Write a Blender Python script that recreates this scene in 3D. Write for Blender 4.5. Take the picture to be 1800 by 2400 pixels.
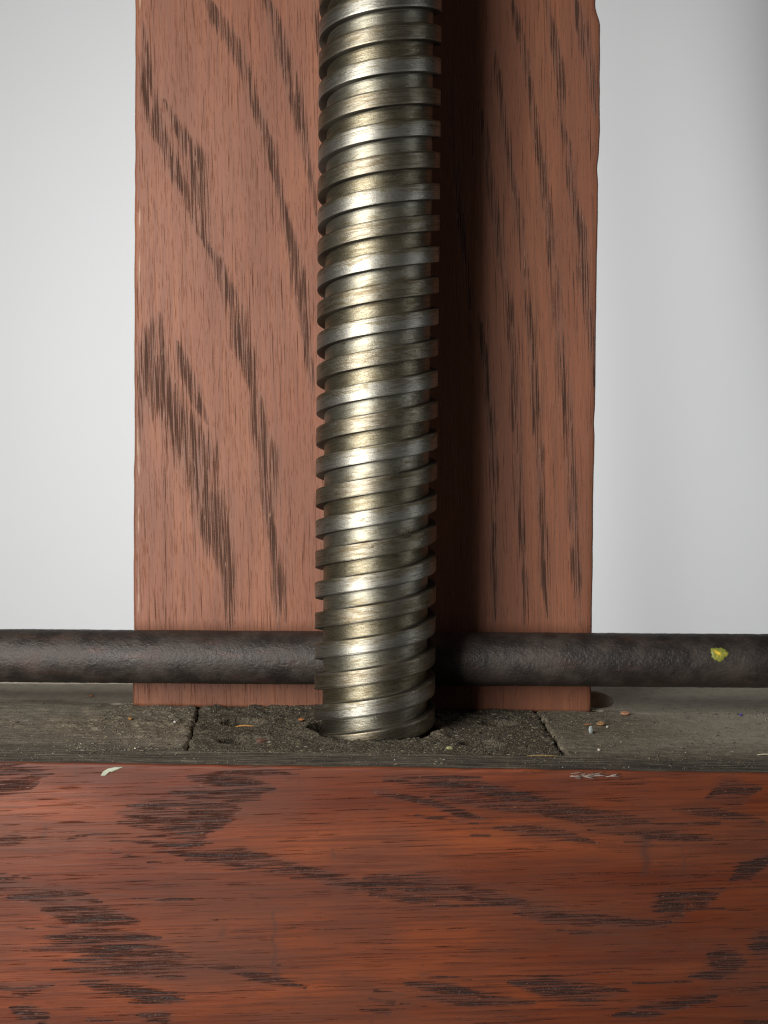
import bpy, math, random
import numpy as np

# ------------------------------------------------------------------ camera, world, lamps, exposure
scene = bpy.context.scene
for o in list(bpy.data.objects):
    bpy.data.objects.remove(o, do_unlink=True)
from mathutils import Matrix, Vector
COL = scene.collection
MM = 0.001

cam_d = bpy.data.cameras.new('camera')
cam = bpy.data.objects.new('camera', cam_d)
COL.objects.link(cam)
cam_d.sensor_fit = 'HORIZONTAL'
cam_d.sensor_width = 36.0
cam_d.lens = 68.0
cam_d.clip_start = 0.01
cam_d.clip_end = 20.0
cam_d.dof.use_dof = True
cam_d.dof.focus_distance = 0.415
cam_d.dof.aperture_fstop = 32.0
cam.matrix_world = (Matrix.Translation((0.0023, -0.425, 0.079))
                    @ Matrix.Rotation(math.radians(88.0), 4, 'X')
                    @ Matrix.Rotation(math.radians(0.5), 4, 'Z'))
scene.camera = cam

world = bpy.data.worlds.new('World')
scene.world = world
world.use_nodes = True
bg = world.node_tree.nodes['Background']
bg.inputs[0].default_value = (1.0, 0.98, 0.95, 1)
bg.inputs[1].default_value = 0.012

def area_lamp(name, loc, target, sx, sy, power, color=(1, 1, 1), spread=180):
    d = bpy.data.lights.new(name, 'AREA')
    d.shape = 'RECTANGLE'
    d.size, d.size_y = sx, sy
    d.energy = power
    d.color = color
    d.spread = math.radians(spread)
    o = bpy.data.objects.new(name, d)
    COL.objects.link(o)
    o.location = loc
    o.rotation_euler = (Vector(target) - Vector(loc)).to_track_quat('-Z', 'Y').to_euler()
    return o

area_lamp('key_softbox', (-0.220, -0.35, 0.105), (-0.080, 0.0, 0.0), 0.20, 0.42, 3.15, (1.0, 0.975, 0.94))
area_lamp('rim_strip', (0.55, -0.16, 0.12), (0.0, 0.0, 0.09), 0.012, 0.5, 0.28, (0.95, 0.97, 1.0))
area_lamp('backdrop_lamp', (-0.06, 0.085, 0.16), (-0.09, 0.95, 0.155), 0.09, 0.12, 6.2, (1.0, 1.0, 0.995))

scene.render.engine = 'CYCLES'
scene.cycles.use_denoising = True
scene.cycles.denoiser = 'OPENIMAGEDENOISE'
scene.cycles.denoising_input_passes = 'RGB_ALBEDO_NORMAL'
scene.cycles.denoising_prefilter = 'NONE'      # keeps the fine grain of wood, dust and tool marks
scene.cycles.pixel_filter_type = 'BLACKMAN_HARRIS'
scene.cycles.filter_width = 1.15
scene.cycles.sample_clamp_indirect = 4.0
scene.view_settings.view_transform = 'Standard'
scene.view_settings.look = 'None'
scene.view_settings.gamma = 1.0
scene.view_settings.exposure = 0.0
scene.view_settings.use_curve_mapping = False

YAW = math.radians(-1.5)          # the bench and its board stand a little turned to the camera
rng = np.random.default_rng(7)
random.seed(7)

# ------------------------------------------------------------------ helpers
def hash2(ix, iy, seed):
    seed = int(seed)
    h = (ix.astype(np.int64) * 374761393 + iy.astype(np.int64) * 668265263 + seed * 982451653) & 0x7fffffff
    h = ((h ^ (h >> 13)) * 1274126177) & 0x7fffffff
    return ((h ^ (h >> 16)) & 0xffff) / 65535.0

def vnoise(x, y, seed=0):
    """smooth value noise, 0..1"""
    x = np.asarray(x, float); y = np.asarray(y, float)
    ix = np.floor(x); iy = np.floor(y)
    fx = x - ix; fy = y - iy
    fx = fx * fx * (3 - 2 * fx); fy = fy * fy * (3 - 2 * fy)
    a = hash2(ix, iy, seed); b = hash2(ix + 1, iy, seed)
    c = hash2(ix, iy + 1, seed); d = hash2(ix + 1, iy + 1, seed)
    return (a * (1 - fx) + b * fx) * (1 - fy) + (c * (1 - fx) + d * fx) * fy

def fbm(x, y, seed=0, n=3):
    s = 0; a = 1; t = 0
    for i in range(n):
        s = s + a * vnoise(x * 2 ** i, y * 2 ** i, seed + i); t += a; a *= 0.5
    return s / t

def sstep(a, b, x):
    t = np.clip((x - a) / (b - a), 0, 1)
    return t * t * (3 - 2 * t)

def band_mask(X, Z, bands):
    m = np.zeros_like(X)
    for band in bands:
        band = [(x, z, w * (0.35 if i in (0, len(band) - 1) else 1.0)) for i, (x, z, w) in enumerate(band)]
        for (x0, z0, w0), (x1, z1, w1) in zip(band[:-1], band[1:]):
            pad = max(w0, w1)
            sel = np.where((X > min(x0, x1) - pad) & (X < max(x0, x1) + pad) &
                           (Z > min(z0, z1) - pad) & (Z < max(z0, z1) + pad))
            if len(sel[0]) == 0:
                continue
            xs, zs = X[sel], Z[sel]
            dx, dz = x1 - x0, z1 - z0
            t = np.clip(((xs - x0) * dx + (zs - z0) * dz) / (dx * dx + dz * dz + 1e-9), 0, 1)
            d = np.hypot(xs - x0 - t * dx, zs - z0 - t * dz)
            hw = np.maximum((w0 + t * (w1 - w0)) * 0.5, 0.25)
            m[sel] = np.maximum(m[sel], 1 - sstep(0.35, 1.6, d / hw))
    return m

def mesh_obj(name, verts, faces, mat, parent=None, smooth=True, attrs=None, mat_idx=None, mats=None):
    """verts in millimetres"""
    me = bpy.data.meshes.new(name)
    v = np.asarray(verts, float) * MM
    me.from_pydata(v.tolist() if len(v) < 3000 else [tuple(p) for p in v], [], [tuple(f) for f in faces])
    for k, a in (attrs or {}).items():
        at = me.attributes.new(k, 'FLOAT', 'POINT')
        at.data.foreach_set('value', np.asarray(a, np.float32))
    for m in (mats or [mat]):
        me.materials.append(m)
    if mat_idx is not None:
        me.polygons.foreach_set('material_index', np.asarray(mat_idx, np.int32))
    if smooth:
        me.polygons.foreach_set('use_smooth', np.ones(len(me.polygons), bool))
    me.update()
    o = bpy.data.objects.new(name, me)
    COL.objects.link(o)
    if parent:
        o.parent = parent
    return o

def grid_faces(nu, nv, close_v=False, off=0):
    """vertex index = off + i*nv + j"""
    i = np.arange(nu - 1)[:, None]
    jn = nv if close_v else nv - 1
    j = np.arange(jn)[None, :]
    j2 = (j + 1) % nv
    f = np.stack([off + i * nv + j, off + (i + 1) * nv + j, off + (i + 1) * nv + j2, off + i * nv + j2], -1)
    return f.reshape(-1, 4).tolist()

def tag(o, label=None, cat=None, group=None, kind=None):
    if label: o['label'] = label
    if cat: o['category'] = cat
    if group: o['group'] = group
    if kind: o['kind'] = kind
    return o

class N:
    """a small node-graph writer"""
    def __init__(self, name):
        self.m = bpy.data.materials.new(name)
        self.m.use_nodes = True
        self.t = self.m.node_tree
        self.b = self.t.nodes['Principled BSDF']
    def link(self, a, b): self.t.links.new(a, b)
    def put(self, sock, v):
        if isinstance(v, bpy.types.NodeSocket): self.link(v, sock)
        elif isinstance(v, tuple) and sock.type == 'RGBA': sock.default_value = (v[0], v[1], v[2], 1)
        else: sock.default_value = v
    def node(self, t, **kw):
        n = self.t.nodes.new(t)
        for k, v in kw.items(): setattr(n, k, v)
        return n
    def coord(self, scale=(1, 1, 1), rot=(0, 0, 0), vec=None):
        if vec is None:
            vec = self.node('ShaderNodeTexCoord').outputs['Object']
        mp = self.node('ShaderNodeMapping')
        mp.inputs['Scale'].default_value = scale
        r = self.node('ShaderNodeMapping')
        r.inputs['Rotation'].default_value = rot
        self.link(vec, r.inputs[0]); self.link(r.outputs[0], mp.inputs[0])
        return mp.outputs[0]
    def noise(self, scale=(1, 1, 1), detail=2.0, rough=0.5, rot=(0, 0, 0), vec=None, dist=0.0, s=1.0):
        n = self.node('ShaderNodeTexNoise')
        n.inputs['Scale'].default_value = s
        n.inputs['Detail'].default_value = detail
        n.inputs['Roughness'].default_value = rough
        n.inputs['Distortion'].default_value = dist
        self.link(self.coord(scale, rot, vec), n.inputs['Vector'])
        return n.outputs['Fac']
    def attr(self, name):
        return self.node('ShaderNodeAttribute', attribute_name=name).outputs['Fac']
    def math(self, op, a, b=0.0, c=0.0, clamp=False):
        n = self.node('ShaderNodeMath', operation=op, use_clamp=clamp)
        for s, v in zip(n.inputs, (a, b, c)): self.put(s, v)
        return n.outputs[0]
    def ramp(self, v, lo, hi, a=0.0, b=1.0):
        n = self.node('ShaderNodeMapRange', interpolation_type='SMOOTHSTEP')
        for s, x in zip(n.inputs, (v, lo, hi, a, b)): self.put(s, x)
        return n.outputs[0]
    def mix(self, f, a, b, blend='MIX'):
        n = self.node('ShaderNodeMix', data_type='RGBA', blend_type=blend)
        self.put(n.inputs[0], f); self.put(n.inputs[6], a); self.put(n.inputs[7], b)
        return n.outputs[2]
    def bump(self, h, dist, strength=1.0, prev=None):
        n = self.node('ShaderNodeBump')
        n.inputs['Strength'].default_value = strength
        n.inputs['Distance'].default_value = dist
        self.link(h, n.inputs['Height'])
        if prev is not None: self.link(prev, n.inputs['Normal'])
        return n.outputs[0]
    def out(self, color=None, rough=None, normal=None, **kw):
        if color is not None: self.put(self.b.inputs['Base Color'], color)
        if rough is not None: self.put(self.b.inputs['Roughness'], rough)
        if normal is not None: self.put(self.b.inputs['Normal'], normal)
        for k, v in kw.items(): self.put(self.b.inputs[k.replace('_', ' ')], v)
        return self.m

def simple(name, color, rough=0.7, var=0.25, scale=1500.0):
    g = N(name)
    n = g.noise((scale,) * 3, 2)
    c2 = tuple(x * (1 - var) for x in color)
    return g.out(g.mix(n, c2, color), rough, g.bump(n, 0.0001, 0.5))

# ------------------------------------------------------------------ materials
def board_oak():
    g = N('board_oak')
    tilt = (0, math.radians(2.0), 0)
    mask = g.attr('pore')
    fine = g.noise((1900, 700, 45), 3, 0.6, tilt)
    line = g.noise((900, 300, 5), 3, 0.6)
    tone = g.noise((70, 50, 9), 3, 0.55)
    blot = g.noise((30, 30, 18), 3, 0.6)
    pn = g.noise((4000, 500, 48), 1.5, 0.5, tilt)
    pn2 = g.noise((3600, 500, 190), 1, 0.5, tilt)
    clump = g.noise((620, 300, 48), 3, 0.6, tilt)
    mask = g.math('MULTIPLY', mask, g.ramp(clump, 0.28, 0.50, 0.35, 1.0))
    base = g.mix(g.ramp(tone, 0.3, 0.7), (0.205, 0.073, 0.038), (0.292, 0.110, 0.056))
    base = g.mix(g.ramp(blot, 0.35, 0.75, 0, 0.35), base, (0.225, 0.105, 0.068))
    base = g.mix(g.ramp(fine, 0.35, 0.66, 0.0, 0.60), base, (0.170, 0.070, 0.042))
    base = g.mix(g.ramp(line, 0.56, 0.70, 0.0, 0.60), base, (0.160, 0.070, 0.045))
    base = g.mix(g.math('MULTIPLY', mask, 0.52), base, (0.150, 0.078, 0.056))
    pore = g.ramp(g.math('ADD', pn, g.math('MULTIPLY', mask, 0.20)), 0.645, 0.77)
    small = g.ramp(g.math('ADD', pn2, g.math('MULTIPLY', mask, 0.06)), 0.60, 0.76, 0, 0.34)
    pore = g.math('MAXIMUM', pore, small)
    col = g.mix(g.math('MULTIPLY', pore, 0.78), base, (0.030, 0.020, 0.016))
    fleck = g.ramp(g.noise((2300, 700, 190), 1), 0.74, 0.80)
    col = g.mix(g.math('MULTIPLY', fleck, g.math('MULTIPLY', mask, 0.55)), col, (0.50, 0.33, 0.20))
    wear = g.attr('wear')
    wn = g.ramp(g.math('MULTIPLY', wear, g.noise((400, 400, 90), 3)), 0.28, 0.46)
    col = g.mix(g.math('MULTIPLY', wn, 0.75), col, (0.50, 0.36, 0.24))
    h = g.math('SUBTRACT', g.math('MULTIPLY', fine, 0.25), pore)
    return g.out(col, g.math('ADD', 0.50, g.math('MULTIPLY', pore, 0.2)), g.bump(h, 0.00022, 0.8), Specular_IOR_Level=g.math('SUBTRACT', 0.30, g.math('MULTIPLY', pore, 0.25)))

def rail_wood():
    """red varnished oak in front, bare dirty grey oak on top"""
    g = N('rail_wood')
    tilt = (0, math.radians(2.5), 0)
    mask = g.attr('pore')
    top = g.attr('top')
    fine = g.noise((42, 500, 1500), 3, 0.6, tilt)
    tone = g.noise((9, 40, 80), 3, 0.6, tilt)
    blot = g.noise((22, 22, 40), 4, 0.6)
    pn = g.noise((62, 500, 3500), 2, 0.55, tilt, dist=0.1)
    clump = g.noise((60, 300, 850), 3, 0.6, tilt)
    mask = g.math('MULTIPLY', mask, g.ramp(clump, 0.24, 0.50, 0.35, 1.0))
    bead = g.noise((1100, 800, 1500), 2, 0.6)
    base = g.mix(g.ramp(tone, 0.3, 0.7), (0.105, 0.022, 0.008), (0.212, 0.052, 0.017))
    base = g.mix(g.ramp(blot, 0.36, 0.68, 0, 0.8), base, (0.098, 0.030, 0.016))
    base = g.mix(g.ramp(fine, 0.40, 0.68, 0, 0.65), base, (0.066, 0.018, 0.010))
    base = g.mix(g.math('MULTIPLY', mask, 0.62), base, (0.066, 0.030, 0.023))
    pore = g.ramp(g.math('ADD', pn, g.math('MULTIPLY', mask, 0.205)), 0.62, 0.80)
    pore = g.math('MULTIPLY', pore, g.ramp(bead, 0.25, 0.5, 0.55, 1.0))
    col = g.mix(g.math('MULTIPLY', pore, 0.88), base, (0.022, 0.014, 0.012))
    glint = g.ramp(g.noise((500, 800, 2200), 1), 0.72, 0.80)  # sparkle of the pores, painted in as pale specks of colour
    col = g.mix(g.math('MULTIPLY', glint, g.math('MULTIPLY', mask, 0.5)), col, (0.34, 0.17, 0.10))
    smear = g.noise((14, 60, 55), 5, 0.7, tilt)
    col = g.mix(g.ramp(smear, 0.46, 0.66, 0, 0.55), col, (0.088, 0.032, 0.019))
    spot = g.noise((260, 260, 420), 3, 0.7)
    col = g.mix(g.ramp(spot, 0.62, 0.74, 0, 0.5), col, (0.060, 0.022, 0.014))
    stain = g.attr('stain')
    col = g.mix(g.math('MULTIPLY', stain, g.ramp(blot, 0.2, 0.6, 0.2, 0.75)), col, (0.055, 0.026, 0.020))
    # bare top: greyed wood, grime and dust
    d1 = g.noise((260, 260, 260), 4, 0.65)
    d2 = g.noise((1500, 1500, 1500), 3, 0.7)
    gl = g.noise((45, 1300, 300), 3, 0.6)
    dust = g.attr('dust')
    bare = g.attr('bare')
    tcol = g.mix(g.ramp(d1, 0.3, 0.7), (0.18, 0.155, 0.12), (0.34, 0.295, 0.225))
    tcol = g.mix(g.ramp(gl, 0.48, 0.66, 0, 0.8), tcol, (0.080, 0.067, 0.057))
    tcol = g.mix(g.math('MULTIPLY', bare, g.ramp(d1, 0.25, 0.6, 0.55, 1.0)), tcol, (0.55, 0.49, 0.39))  # cleaner wood, painted paler still to stand in for light bounced off the backdrop
    tcol = g.mix(g.math('MULTIPLY', g.attr('oil'), g.ramp(gl, 0.35, 0.62, 0.45, 0.95)), tcol, (0.048, 0.041, 0.034))
    dcol = g.mix(g.ramp(d2, 0.3, 0.72), (0.044, 0.037, 0.026), (0.335, 0.285, 0.205))
    tcol = g.mix(g.math('MULTIPLY', dust, g.ramp(d1, 0.2, 0.6, 0.5, 1.0)), tcol, dcol)
    tm = g.ramp(g.math('ADD', top, g.math('MULTIPLY', g.math('SUBTRACT', d1, 0.5), 0.8)), 0.35, 0.65)
    col = g.mix(tm, col, tcol)
    h = g.math('SUBTRACT', g.math('MULTIPLY', fine, 0.3), pore)
    h2 = g.math('ADD', g.math('MULTIPLY', d2, 0.8), g.math('MULTIPLY', gl, -0.5))
    hm = g.node('ShaderNodeMix', data_type='FLOAT')
    g.put(hm.inputs[0], tm); g.put(hm.inputs[2], h); g.put(hm.inputs[3], h2)
    rough = g.math('ADD', g.ramp(blot, 0.3, 0.7, 0.42, 0.58), g.math('MULTIPLY', tm, 0.5), clamp=True)
    return g.out(col, rough, g.bump(hm.outputs[0], 0.00028, 0.9),
                 Specular_IOR_Level=g.math('SUBTRACT', 0.24, g.math('MULTIPLY', tm, 0.15)))

def dust_block():
    g = N('dust_covered_block')
    d1 = g.noise((230, 230, 230), 4, 0.65)
    d2 = g.noise((1700, 1700, 1700), 3, 0.75)
    c = g.mix(g.ramp(d2, 0.3, 0.75), (0.030, 0.025, 0.018), (0.235, 0.198, 0.145))
    c = g.mix(g.ramp(d1, 0.45, 0.75, 0, 0.6), c, (0.040, 0.035, 0.027))
    return g.out(c, 0.95, g.bump(d2, 0.0006, 1.0), Specular_IOR_Level=0.1)

def iron():
    g = N('rusty_iron')
    a = g.noise((130, 130, 130), 4, 0.6)
    b = g.noise((1100, 1300, 1300), 3, 0.65)
    c = g.noise((60, 200, 200), 3, 0.6)
    col = g.mix(g.ramp(a, 0.35, 0.7), (0.026, 0.021, 0.018), (0.060, 0.046, 0.038))
    col = g.mix(g.ramp(c, 0.52, 0.70, 0, 0.55), col, (0.072, 0.036, 0.028))
    col = g.mix(g.ramp(b, 0.66, 0.76, 0, 0.6), col, (0.12, 0.095, 0.075))
    return g.out(col, g.ramp(a, 0.3, 0.7, 0.44, 0.62), g.bump(g.math('ADD', b, g.math('MULTIPLY', g.noise((420, 520, 520), 4, 0.7), 0.8)), 0.00030, 0.8), Specular_IOR_Level=0.55, Metallic=0.25)

def steel(name, silver, brown, amount, speckle, mid=0.0, slant=0.0):
    """turned steel with an oily olive patina; hu runs along the helix, hv across it (millimetres)"""
    g = N(name)
    cv = g.node('ShaderNodeCombineXYZ')
    g.link(g.attr('hu'), cv.inputs[0]); g.link(g.attr('hv'), cv.inputs[1])
    cv = cv.outputs[0]
    lines = g.noise((0.05, 4.0, 1), 3, 0.65, vec=cv)
    fine = g.noise((0.22, 9.0, 1), 2, 0.6, vec=cv)
    pat = g.noise((0.16, 0.9, 1), 5, 0.75, vec=cv, dist=0.6)
    spk = g.noise((2.6, 2.2, 1), 3, 0.7, vec=cv)
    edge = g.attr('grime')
    v = g.math('MULTIPLY', g.math('SUBTRACT', g.attr('hv'), mid), slant / 2.3)   # more stain along the upper edge
    pat = g.math('ADD', pat, v)
    f = g.ramp(g.math('ADD', pat, g.math('MULTIPLY', g.math('SUBTRACT', lines, 0.5), 0.5)), 0.62 - amount * 0.3, 0.80 - amount * 0.3)
    col = g.mix(f, silver, brown)
    if speckle:
        col = g.mix(g.ramp(spk, 0.48, 0.62, 0, speckle), col, (0.13, 0.10, 0.055))
    col = g.mix(g.ramp(lines, 0.56, 0.68, 0, 0.55), col, (0.14, 0.11, 0.06))
    scr = g.noise((0.03, 14.0, 1), 2, 0.6, vec=cv)
    col = g.mix(g.ramp(scr, 0.60, 0.68, 0, 0.55), col, (0.075, 0.06, 0.035))
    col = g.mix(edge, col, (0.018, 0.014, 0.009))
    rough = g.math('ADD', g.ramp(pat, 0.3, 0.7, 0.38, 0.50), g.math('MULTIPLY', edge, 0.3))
    h = g.math('ADD', g.math('MULTIPLY', lines, 0.8), g.math('MULTIPLY', fine, 0.5))
    if speckle:
        h = g.math('ADD', h, g.math('MULTIPLY', spk, 0.9))
    tg = g.node('ShaderNodeTangent', direction_type='RADIAL', axis='Z')
    nrm = g.bump(h, 0.00007, 0.6)
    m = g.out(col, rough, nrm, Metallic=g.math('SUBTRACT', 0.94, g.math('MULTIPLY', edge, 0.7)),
              Anisotropic=0.5, Anisotropic_Rotation=0.25, Tangent=tg.outputs[0])
    # the polished crests of the tool marks give a tighter sheen than the stained metal between them
    gl = g.node('ShaderNodeBsdfAnisotropic')
    g.put(gl.inputs['Color'], col); g.put(gl.inputs['Roughness'], 0.20); g.put(gl.inputs['Anisotropy'], 0.75)
    g.put(gl.inputs['Rotation'], 0.25); g.put(gl.inputs['Normal'], nrm); g.put(gl.inputs['Tangent'], tg.outputs[0])
    mx = g.node('ShaderNodeMixShader')
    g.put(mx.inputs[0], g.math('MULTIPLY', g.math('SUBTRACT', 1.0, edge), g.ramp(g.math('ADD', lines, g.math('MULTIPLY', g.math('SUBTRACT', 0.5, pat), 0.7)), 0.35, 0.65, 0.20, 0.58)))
    g.link(g.b.outputs[0], mx.inputs[1]); g.link(gl.outputs[0], mx.inputs[2])
    g.link(mx.outputs[0], g.t.nodes['Material Output'].inputs['Surface'])
    return m

M_BOARD = board_oak()
M_RAIL = rail_wood()
M_BLOCK = dust_block()
M_IRON = iron()
M_THREAD = [steel('steel_bright_thread', (0.326, 0.315, 0.273), (0.194, 0.166, 0.108), 0.42, 0.10, 0.0, 0.16),
            steel('steel_stained_thread', (0.261, 0.240, 0.189), (0.163, 0.131, 0.083), 0.60, 0.35, 13.0, 0.04)]
M_GROOVE = [steel('steel_smooth_groove', (0.272, 0.259, 0.206), (0.181, 0.155, 0.100), 0.45, 0.08, -6.5, -0.08),
            steel('steel_mottled_groove', (0.245, 0.225, 0.162), (0.165, 0.137, 0.085), 0.54, 0.85, 6.5, 0.0)]
gb = N('white_paper')
M_PAPER = gb.out(gb.mix(gb.noise((6, 6, 6), 3), (0.80, 0.81, 0.81), (0.83, 0.84, 0.84)), 0.9, Specular_IOR_Level=0.1)

# ------------------------------------------------------------------ setting: white backdrop
def backdrop():
    xs = np.linspace(-1.1, 1.1, 221); zs = np.linspace(-0.7, 1.0, 121)
    X, Z = np.meshgrid(xs, zs, indexing='ij')
    right = sstep(0.10, 0.55, X)
    Y = 0.95 + right * (0.026 * np.sin((X + 0.10 * Z) * 24 + 3 * vnoise(X * 3, Z * 2, 6)) * (0.4 + vnoise(X * 4, Z * 3, 5))) + 0.27 * sstep(0.10, 1.2, X) * sstep(-0.15, 0.7, Z)
    v = np.stack([X, Y, Z], -1).reshape(-1, 3) * 1000
    o = mesh_obj('backdrop', v, grid_faces(221, 121), M_PAPER)
    tag(o, 'plain white paper backdrop hanging behind the board', 'backdrop', kind='structure')
backdrop()

# ------------------------------------------------------------------ the oak board standing on the rail
# bands of open pores in the oak: polylines of (x, z, width) in millimetres on each face
PLANK_BANDS = [
    [(-57.3,226.8,4.4), (-52.3,217.7,4.7), (-47.4,210.5,4.7), (-43.4,201.3,3.7), (-40.5,191.2,3.2), (-36.5,180.5,3.2), (-34.5,170.9,2.2), (-31.5,159.7,2.2), (-28.9,148.6,3.4), (-26.4,136.9,4.2), (-24.3,122.3,3.0), (-23.3,112.5,2.2), (-22.0,106.9,2.5), (-21.5,98.6,2.2)],
    [(-37.7,226.8,3.9), (-33.7,214.3,4.9), (-30.3,202.3,4.7), (-27.8,193.1,4.4), (-25.2,180.6,3.0), (-23.5,171.9,2.5), (-21.7,163.6,2.0), (-21.2,156.4,1.5)],
    [(-22.6,226.4,1.5), (-21.1,217.7,2.0), (-20.5,204.7,1.5)],
    [(-75.8,216.7,2.0), (-74.8,196.9,4.4), (-72.8,187.2,5.4), (-68.8,178.0,3.9), (-65.8,169.8,4.4), (-62.4,164.5,3.4), (-59.6,156.2,3.4), (-57.6,149.4,2.0)],
    [(-69.4,192.6,3.4), (-62.9,180.5,3.9), (-59.5,175.6,6.4), (-58.2,163.5,5.9), (-57.4,152.3,3.4), (-55.4,146.5,2.0), (-52.0,141.6,3.7), (-49.5,134.3,4.4), (-46.0,127.0,5.4), (-44.5,116.7,6.9), (-42.0,109.7,5.4), (-40.9,102.6,3.0), (-39.4,98.5,4.4), (-38.4,87.9,5.4), (-35.4,80.6,6.4), (-35.6,69.0,5.4), (-35.0,59.2,3.0), (-33.5,51.8,3.0), (-32.7,41.9,4.4), (-32.1,24.6,2.5)],
    [(-71.1,126.2,2.5), (-72.3,119.3,6.4), (-72.5,113.9,9.8), (-71.5,102.6,13.3), (-66.0,92.9,10.8), (-61.6,86.0,12.3), (-57.6,77.2,12.3), (-54.3,68.9,10.8), (-53.1,59.0,9.8), (-51.0,50.6,7.9), (-48.5,42.8,5.4), (-47.5,31.9,3.9), (-47.4,19.5,2.0)],
    [(-65.1,116.4,3.0), (-62.6,108.1,4.4), (-58.7,98.3,4.4), (-55.2,91.0,3.0)],
    [(-77.0,106.5,2.0), (-76.4,95.7,2.5), (-77.1,83.4,1.5)],
    [(-30.1,56.8,1.0), (-30.2,42.0,2.0), (-29.9,27.1,1.5)],
    [(34.8,208.2,2.5), (37.0,192.8,2.7), (38.5,180.8,2.7), (40.6,169.7,2.2), (43.2,156.6,2.7), (44.6,143.1,2.2), (45.9,137.3,3.0), (46.7,127.6,2.5), (48.1,113.0,2.2), (49.3,98.4,3.4), (50.4,83.8,3.2), (51.1,69.1,3.0), (51.9,61.7,3.0), (52.4,42.1,2.7), (54.0,29.8,2.2)],
    [(40.5,224.0,2.0), (42.0,217.8,2.2), (44.0,208.2,2.5), (46.1,201.0,3.0), (47.2,187.5,2.5), (48.5,179.3,2.5), (50.3,172.1,2.5), (51.4,161.5,2.5), (53.0,152.8,3.4), (53.5,144.6,2.5), (55.4,134.9,3.4), (55.7,125.2,2.5), (57.9,108.2,3.0), (59.2,98.5,3.7), (60.2,81.4,3.4), (61.3,69.2,3.2), (61.7,56.9,2.5), (62.9,42.2,3.0), (63.6,27.5,2.0)],
    [(50.6,224.0,2.5), (52.7,214.4,3.0), (54.5,205.8,3.2), (55.8,195.2,2.7), (56.4,184.7,2.0), (58.4,178.4,3.0), (59.3,168.8,3.2), (60.1,162.5,2.5), (62.9,151.9,3.7), (63.6,138.3,3.4), (64.9,130.1,3.2), (66.0,120.4,2.5), (67.1,113.1,2.2), (67.5,103.4,2.0)],
    [(59.8,225.0,3.9), (61.8,216.8,3.9), (64.4,205.8,3.7), (65.9,195.3,3.0), (67.0,186.6,2.0)],
    [(29.7,192.8,2.0), (31.7,183.1,2.5), (33.3,168.7,3.0), (35.9,156.6,3.4), (38.0,142.1,2.7), (40.1,130.0,2.5), (40.9,122.7,2.7), (42.1,105.7,2.5), (42.7,95.9,3.0), (43.6,83.7,2.7), (43.8,69.0,2.5), (44.9,59.2,3.0), (45.5,49.4,2.2), (46.6,37.1,2.2), (46.0,27.3,2.0)],
    [(30.9,125.8,2.0), (33.0,111.2,2.5), (34.6,96.6,2.5), (35.8,81.9,2.7), (36.4,67.2,2.5), (36.7,47.6,2.5), (37.3,37.8,3.0), (36.9,27.9,2.0)],
    [(20.8,209.6,2.0), (22.5,180.7,2.5), (25.3,151.7,2.5), (28.0,127.5,3.0)],
    [(64.4,57.7,1.2), (64.0,50.3,1.0)],
]
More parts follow.
